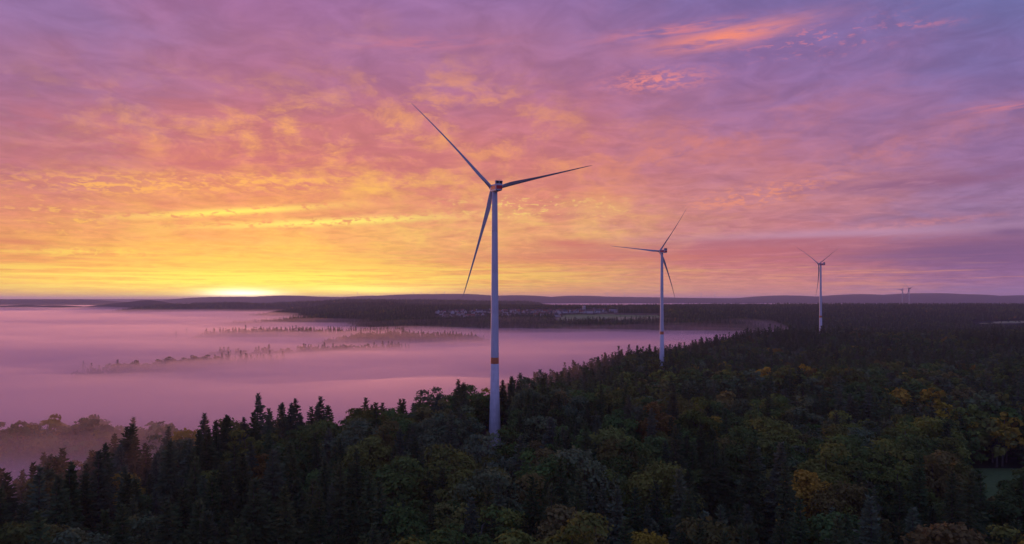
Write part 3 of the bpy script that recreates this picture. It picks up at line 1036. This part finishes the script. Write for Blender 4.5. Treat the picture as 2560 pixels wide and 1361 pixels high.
# ------------------------------------------------------------------ village
M_WALLS = [paint('white_plaster', (.52, .50, .49), .8, .1, .4), paint('cream_plaster', (.42, .37, .31), .8, .1, .4), paint('grey_plaster', (.30, .29, .30), .8, .1, .4)]
M_ROOFS = [paint('red_roof_tiles', (.24, .075, .045), .8, .2, 1.5), paint('dark_roof_tiles', (.07, .06, .06), .8, .2, 1.5), paint('brown_roof_tiles', (.15, .08, .055), .8, .2, 1.5)]
M_PANE = paint('window_glass', (.04, .045, .06), .15, .1, 1)
def house_parts(w, l, hw, hr):
    m = MB()
    m.add([(-w/2,-l/2,-2), (w/2,-l/2,-2), (w/2,l/2,-2), (-w/2,l/2,-2), (-w/2,-l/2,hw), (w/2,-l/2,hw), (w/2,l/2,hw), (-w/2,l/2,hw), (0,-l/2,hw+hr), (0,l/2,hw+hr)],
          [(0,1,5,8,4), (2,3,7,9,6), (1,2,6,5), (3,0,4,7)])
    r = MB()
    o = .7
    k = hr / (w / 2)
    for s in (-1, 1):
        a, b = (s * (w / 2 + o), hw - o * k + .15), (0, hw + hr + .15)
        P = [(a[0], -l/2 - o, a[1]), (b[0], -l/2 - o, b[1]), (b[0], l/2 + o, b[1]), (a[0], l/2 + o, a[1])]
        r.add(P + [(x, y, z + .3) for x, y, z in P], [(0,1,2,3), (7,6,5,4), (0,4,5,1), (1,5,6,2), (2,6,7,3), (3,7,4,0)])
    r.box((w * .18, l * .2, hw + hr * .9), (.9, .9, 1.8))
    v = MB()
    for fl in range(max(1, int(hw // 2.8))):
        for x in (-w * .27, w * .27):
            v.box((x, -l/2 - .03, 1.6 + fl * 2.8), (1.5, .1, 1.5))
            v.box((x, l/2 + .03, 1.6 + fl * 2.8), (1.5, .1, 1.5))
        for y in (-l * .3, 0, l * .3):
            v.box((-w/2 - .03, y, 1.6 + fl * 2.8), (.1, 1.5, 1.5))
            v.box((w/2 + .03, y, 1.6 + fl * 2.8), (.1, 1.5, 1.5))
    return m, r, v
HOUSES = []
for (w, l, hw, hr) in [(10, 13, 5.6, 5.2), (12, 15, 6.4, 5.6), (9, 11, 5.0, 5.0), (11, 22, 8.6, 5.4)]:
    m, r, v = house_parts(w, l, hw, hr)
    HOUSES.append(([m.mesh('wall', [c]) for c in M_WALLS], [r.mesh('roof', [c]) for c in M_ROOFS], v.mesh('window_panes', [M_PANE])))
WN, RN = ['white', 'cream', 'grey'], ['red', 'dark', 'brown']
def village():
    rg = random.Random(5)
    pts = []
    for cx, cw, d0, d1, n in [(1155, 45, 2690, 2860, 34), (1160, 70, 2860, 3200, 34), (1330, 85, 2840, 3250, 92), (1360, 40, 2700, 2860, 22), (1450, 60, 2950, 3280, 44), (1490, 30, 3050, 3280, 12)]:
        k = 0
        while k < n:
            px, d = cx + rg.uniform(-cw, cw), rg.uniform(d0, d1)
            x = wx(px, d)
            if all(abs(x - a) > 15 or abs(d - b) > 17 for a, b in pts):
                pts.append((x, d))
                k += 1
            else:
                k += .2
    for x, d in pts:
        hi = rg.choices(range(4), [4, 3, 4, 1])[0]
        p = HOUSES[hi]
        wi, ri = rg.choices(range(3), [6, 3, 1])[0], rg.choices(range(3), [4, 3, 3])[0]
        rt = empty('house', (x, d, hz(x, d)), rg.choice([0, math.pi / 2]) + rg.uniform(-.4, .4), rg.uniform(.95, 1.25))
        px = CX + F * x / d
        tag(rt, '%s%s walled village house with %s gable roof %s' % (('', 'broad ', 'small ', 'long ')[hi], WN[wi], RN[ri], 'on the lower wooded hillside' if px < 1235 else 'in the village before the meadow'), 'house', 'village houses on the far hill')
        link('wall', p[0][wi], rt)
        link('roof', p[1][ri], rt)
    # tall white tower block and long low halls
    d = 3160
    x = wx(1460, d)
    t = empty('tower_block', (x, d, hz(x, d)), .1)
    tag(t, 'tall white tower block rising over the village roofs', 'tower')
    m = MB()
    m.box((0, 0, 14), (12, 12, 32))
    link('wall', m.mesh('wall', [M_WALLS[0]]), t)
    m = MB()
    m.box((0, 0, 30.6), (13, 13, 1.2))
    m.box((2, 1, 32.2), (4, 4, 2.2))
    link('roof', m.mesh('roof', [M_WALLS[2]]), t)
    pane = MB()
    pane.box((0, 0, 0), (2.4, .12, 1.4))
    pm = pane.mesh('window', [M_PANE])
    for fl in range(8):
        for i in (-1, 0, 1):
            link('window', pm, t).location = (i * 3.4, -6.03, 3 + fl * 3.2)
    for px, d, l, lab in [(1555, 3080, 70, 'long pale flat-roofed hall beside the ploughed field'), (1592, 3120, 52, 'shorter pale flat-roofed hall behind the ploughed field'), (1535, 3180, 44, 'pale hall between the village and the long hall')]:
        x = wx(px, d)
        t = empty('storage_hall', (x, d, hz(x, d)), .05)
        tag(t, lab, 'hall', 'halls at the village edge')
        m = MB()
        m.box((0, 0, 3), (l, 22, 9))
        link('wall', m.mesh('wall', [M_WALLS[2]]), t)
        m = MB()
        m.add([(-l/2-1,-12,7.4), (l/2+1,-12,7.4), (l/2+1,12,7.4), (-l/2-1,12,7.4), (-l/2-1,0,9.6), (l/2+1,0,9.6)], [(0,1,5,4), (2,3,4,5), (0,4,3), (1,2,5)])
        link('roof', m.mesh('roof', [M_WALLS[2]]), t)
village()

# ------------------------------------------------------------------ power line pylons standing in the fog
def pylons():
    m, a = MB(), MB()
    H_ = 86.0
    def wd(z):
        return np.interp(z, [0, 50, 74, H_], [6.5, 2.6, 1.5, .15])
    for sx in (-1, 1):
        for sy in (-1, 1):
            m.tube([(sx * wd(z), sy * wd(z), z) for z in (0, 50, 74, H_)], [.32, .28, .24, .16], 5)
    zs = np.concatenate([np.linspace(0, 50, 9), np.linspace(53, 82, 10)])
    for z0, z1 in zip(zs, zs[1:]):
        for s in (-1, 1):
            for t in (-1, 1):
                m.tube([(t * wd(z0), s * wd(z0), z0), (-t * wd(z1), s * wd(z1), z1)], [.13, .13], 4)
                m.tube([(s * wd(z0), t * wd(z0), z0), (s * wd(z1), -t * wd(z1), z1)], [.13, .13], 4)
    for z, L in ((70, 15.5), (77.5, 10)):
        for s in (-1, 1):
            for k in (-1, 1):
                a.tube([(0, k * wd(z), z), (s * L, 0, z + .3)], [.22, .16], 5)
                a.tube([(0, k * wd(z), z + 2.2), (s * L, 0, z + .5)], [.18, .14], 5)
            for q in (.35, .65, .98):
                a.tube([(s * L * q, 0, z + .2), (s * L * q, 0, z - 3.2)], [.14, .14], 5)
    mm, am = m.mesh('mast', [M_STEEL]), a.mesh('crossarm', [M_STEEL])
    spots = [(208, 1040), (440, 1890), (466, 2090), (533, 3900), (557, 4900), (590, 5150)]
    for i, (px, d) in enumerate(spots):
        x = wx(px, d)
        z = hz(x, d)
        o = empty('power_pylon', (x, d, z), R(8), ((11 if i else 4) - z) / 86)
        tag(o, ['lone faint steel pylon nearly drowned in fog beside the foggy treetop row', 'steel lattice pylon with crossarms poking out of the fog, one of a pair', 'steel lattice pylon with crossarms poking out of the fog, one of a pair'][i] if i < 3 else 'tiny faraway steel pylon in the fog before the long wooded hill',
            'pylon', 'power pylons standing in the valley fog')
        link('mast', mm, o)
        link('crossarm', am, o)
pylons()

# ------------------------------------------------------------------ two chimney steam plumes beyond the forest
def plumes():
    m = paint('steam', (.85, .82, .84), 1.0, .08, .05)
    import bmesh
    for k, (px, d, h) in enumerate([(1918, 8600, 50), (1942, 8600, 82)]):
        x = wx(px, d)
        rg = random.Random(k)
        bm = bmesh.new()
        for i in range(14):
            t = i / 13
            M = Matrix.Translation((t * t * 26 + rg.uniform(-3, 3), rg.uniform(-4, 4), t * h)) @ Matrix.Diagonal((1.2, 1, .9, 1))
            r = bmesh.ops.create_icosphere(bm, subdivisions=2, radius=4 + 9 * t + rg.uniform(-1, 2), matrix=M)
            for v in r['verts']:
                v.co += Vector((rg.uniform(-1, 1), rg.uniform(-1, 1), rg.uniform(-1, 1)))
        me = bpy.data.meshes.new('steam_plume')
        bm.to_mesh(me)
        bm.free()
        me.materials.append(m)
        me.polygons.foreach_set('use_smooth', [True] * len(me.polygons))
        o = link('steam_plume', me)
        o.location = (x, d, hz(x, d) + 30)
        tag(o, ['small low white steam plume beyond the forest skyline', 'taller curling white steam plume beyond the forest skyline'][k], 'steam', kind='stuff')
plumes()

# ------------------------------------------------------------------ valley fog and haze
def volume_material(name, col, dens, aniso):
    m = bpy.data.materials.new(name)
    m.use_nodes = True
    n = Nodes(m.node_tree)
    o = n.new('ShaderNodeOutputMaterial')
    p = n.new('ShaderNodeVolumePrincipled')
    p.inputs['Color'].default_value = (*col, 1)
    p.inputs['Density'].default_value = dens
    p.inputs['Anisotropy'].default_value = aniso
    m.node_tree.links.new(p.outputs[0], o.inputs['Volume'])
    return m

def fog_layer(name, top, amp, dens, seed, label, bottom):
    a1 = np.linspace(R(-46), R(46), 260)
    a2 = np.linspace(R(46), R(314), 34)[1:-1]
    ang = np.concatenate([a1, a2])
    rad = np.concatenate([[60, 150], np.geomspace(220, 13000, 230)])
    A, D = np.meshgrid(ang, rad)
    X, Y = D * np.sin(A), D * np.cos(A)
    w = (vnoise(X + .6 * Y, Y * 2.2, 700, seed) - .5) * 1.2 + (vnoise(X, Y * 2.0, 260, seed + 1) - .5) * .8 + (vnoise(X, Y * 1.8, 90, seed + 2) - .5) * .35
    Z = top + w * amp
    Z = Z + (26 if name == 'fog_veil' else 0) * np.clip((D - 7500) / 1500, 0, 1)                     # deeper mist in the plain before the far hills
    Z = Z + 14 * np.exp(-((X + 70) / 100) ** 2 - ((Y - 600) / 130) ** 2)  # mist climbing the hollow in the ridge
    sd = (X - np.interp(Y, EDGE_Y, EDGE_X)) * .8                   # the fog stays off the ridge itself
    Z = Z - 45 * np.clip((sd - 5) / 70, 0, 1) * np.clip((5600 - Y) / 500, 0, 1)
    n, m = len(rad), len(ang)
    V = np.stack([X, Y, Z], -1).reshape(-1, 3)
    VB = V.copy()
    VB[:, 2] = bottom
    i, j = np.meshgrid(np.arange(n - 1), np.arange(m), indexing='ij')
    j2 = (j + 1) % m
    Q = np.stack([i * m + j, i * m + j2, (i + 1) * m + j2, (i + 1) * m + j], -1).reshape(-1, 4)
    jj = np.arange(m)
    k2 = (jj + 1) % m
    o1, o2 = (n - 1) * m + jj, (n - 1) * m + k2
    N0 = n * m
    side = np.stack([o1, o2, o2 + N0, o1 + N0], -1)
    inner = np.stack([jj, k2, k2 + N0, jj + N0], -1)[:, ::-1]
    me = mesh_np(name, np.concatenate([V, VB]), np.concatenate([Q, Q[:, ::-1] + N0, side, inner]), [volume_material(name, (.98, .78, .82), dens, .5)])
    o = link(name, me)
    tag(o, label, 'fog', kind='stuff')
fog_layer('valley_fog', -10, 9, .010, 41, 'thick pink sea of fog filling the valley', FLOOR - 2.0)
fog_layer('fog_veil', 6, 10, .0046, 51, 'thin pink veil of mist over the valley fog', FLOOR - 2.6)

fog_layer('high_mist', 22, 22, .0008, 71, 'faint high mist hanging over the valley between the ridges', FLOOR - 3.8)
fog_layer('fog_bank', -6, 15, .0050, 61, 'streaky uneven banks of pink mist lying on the valley fog', FLOOR - 3.2)

def haze():
    m = MB()
    m.box((0, 8000, 112.0), (120000, 104000, 384))
    me = m.mesh('haze', [volume_material('haze', (.74, .74, 1.0), 3.6e-5, .25)])
    o = link('haze', me)
    tag(o, 'thin purple morning haze over the whole landscape', 'haze', kind='stuff')
haze()
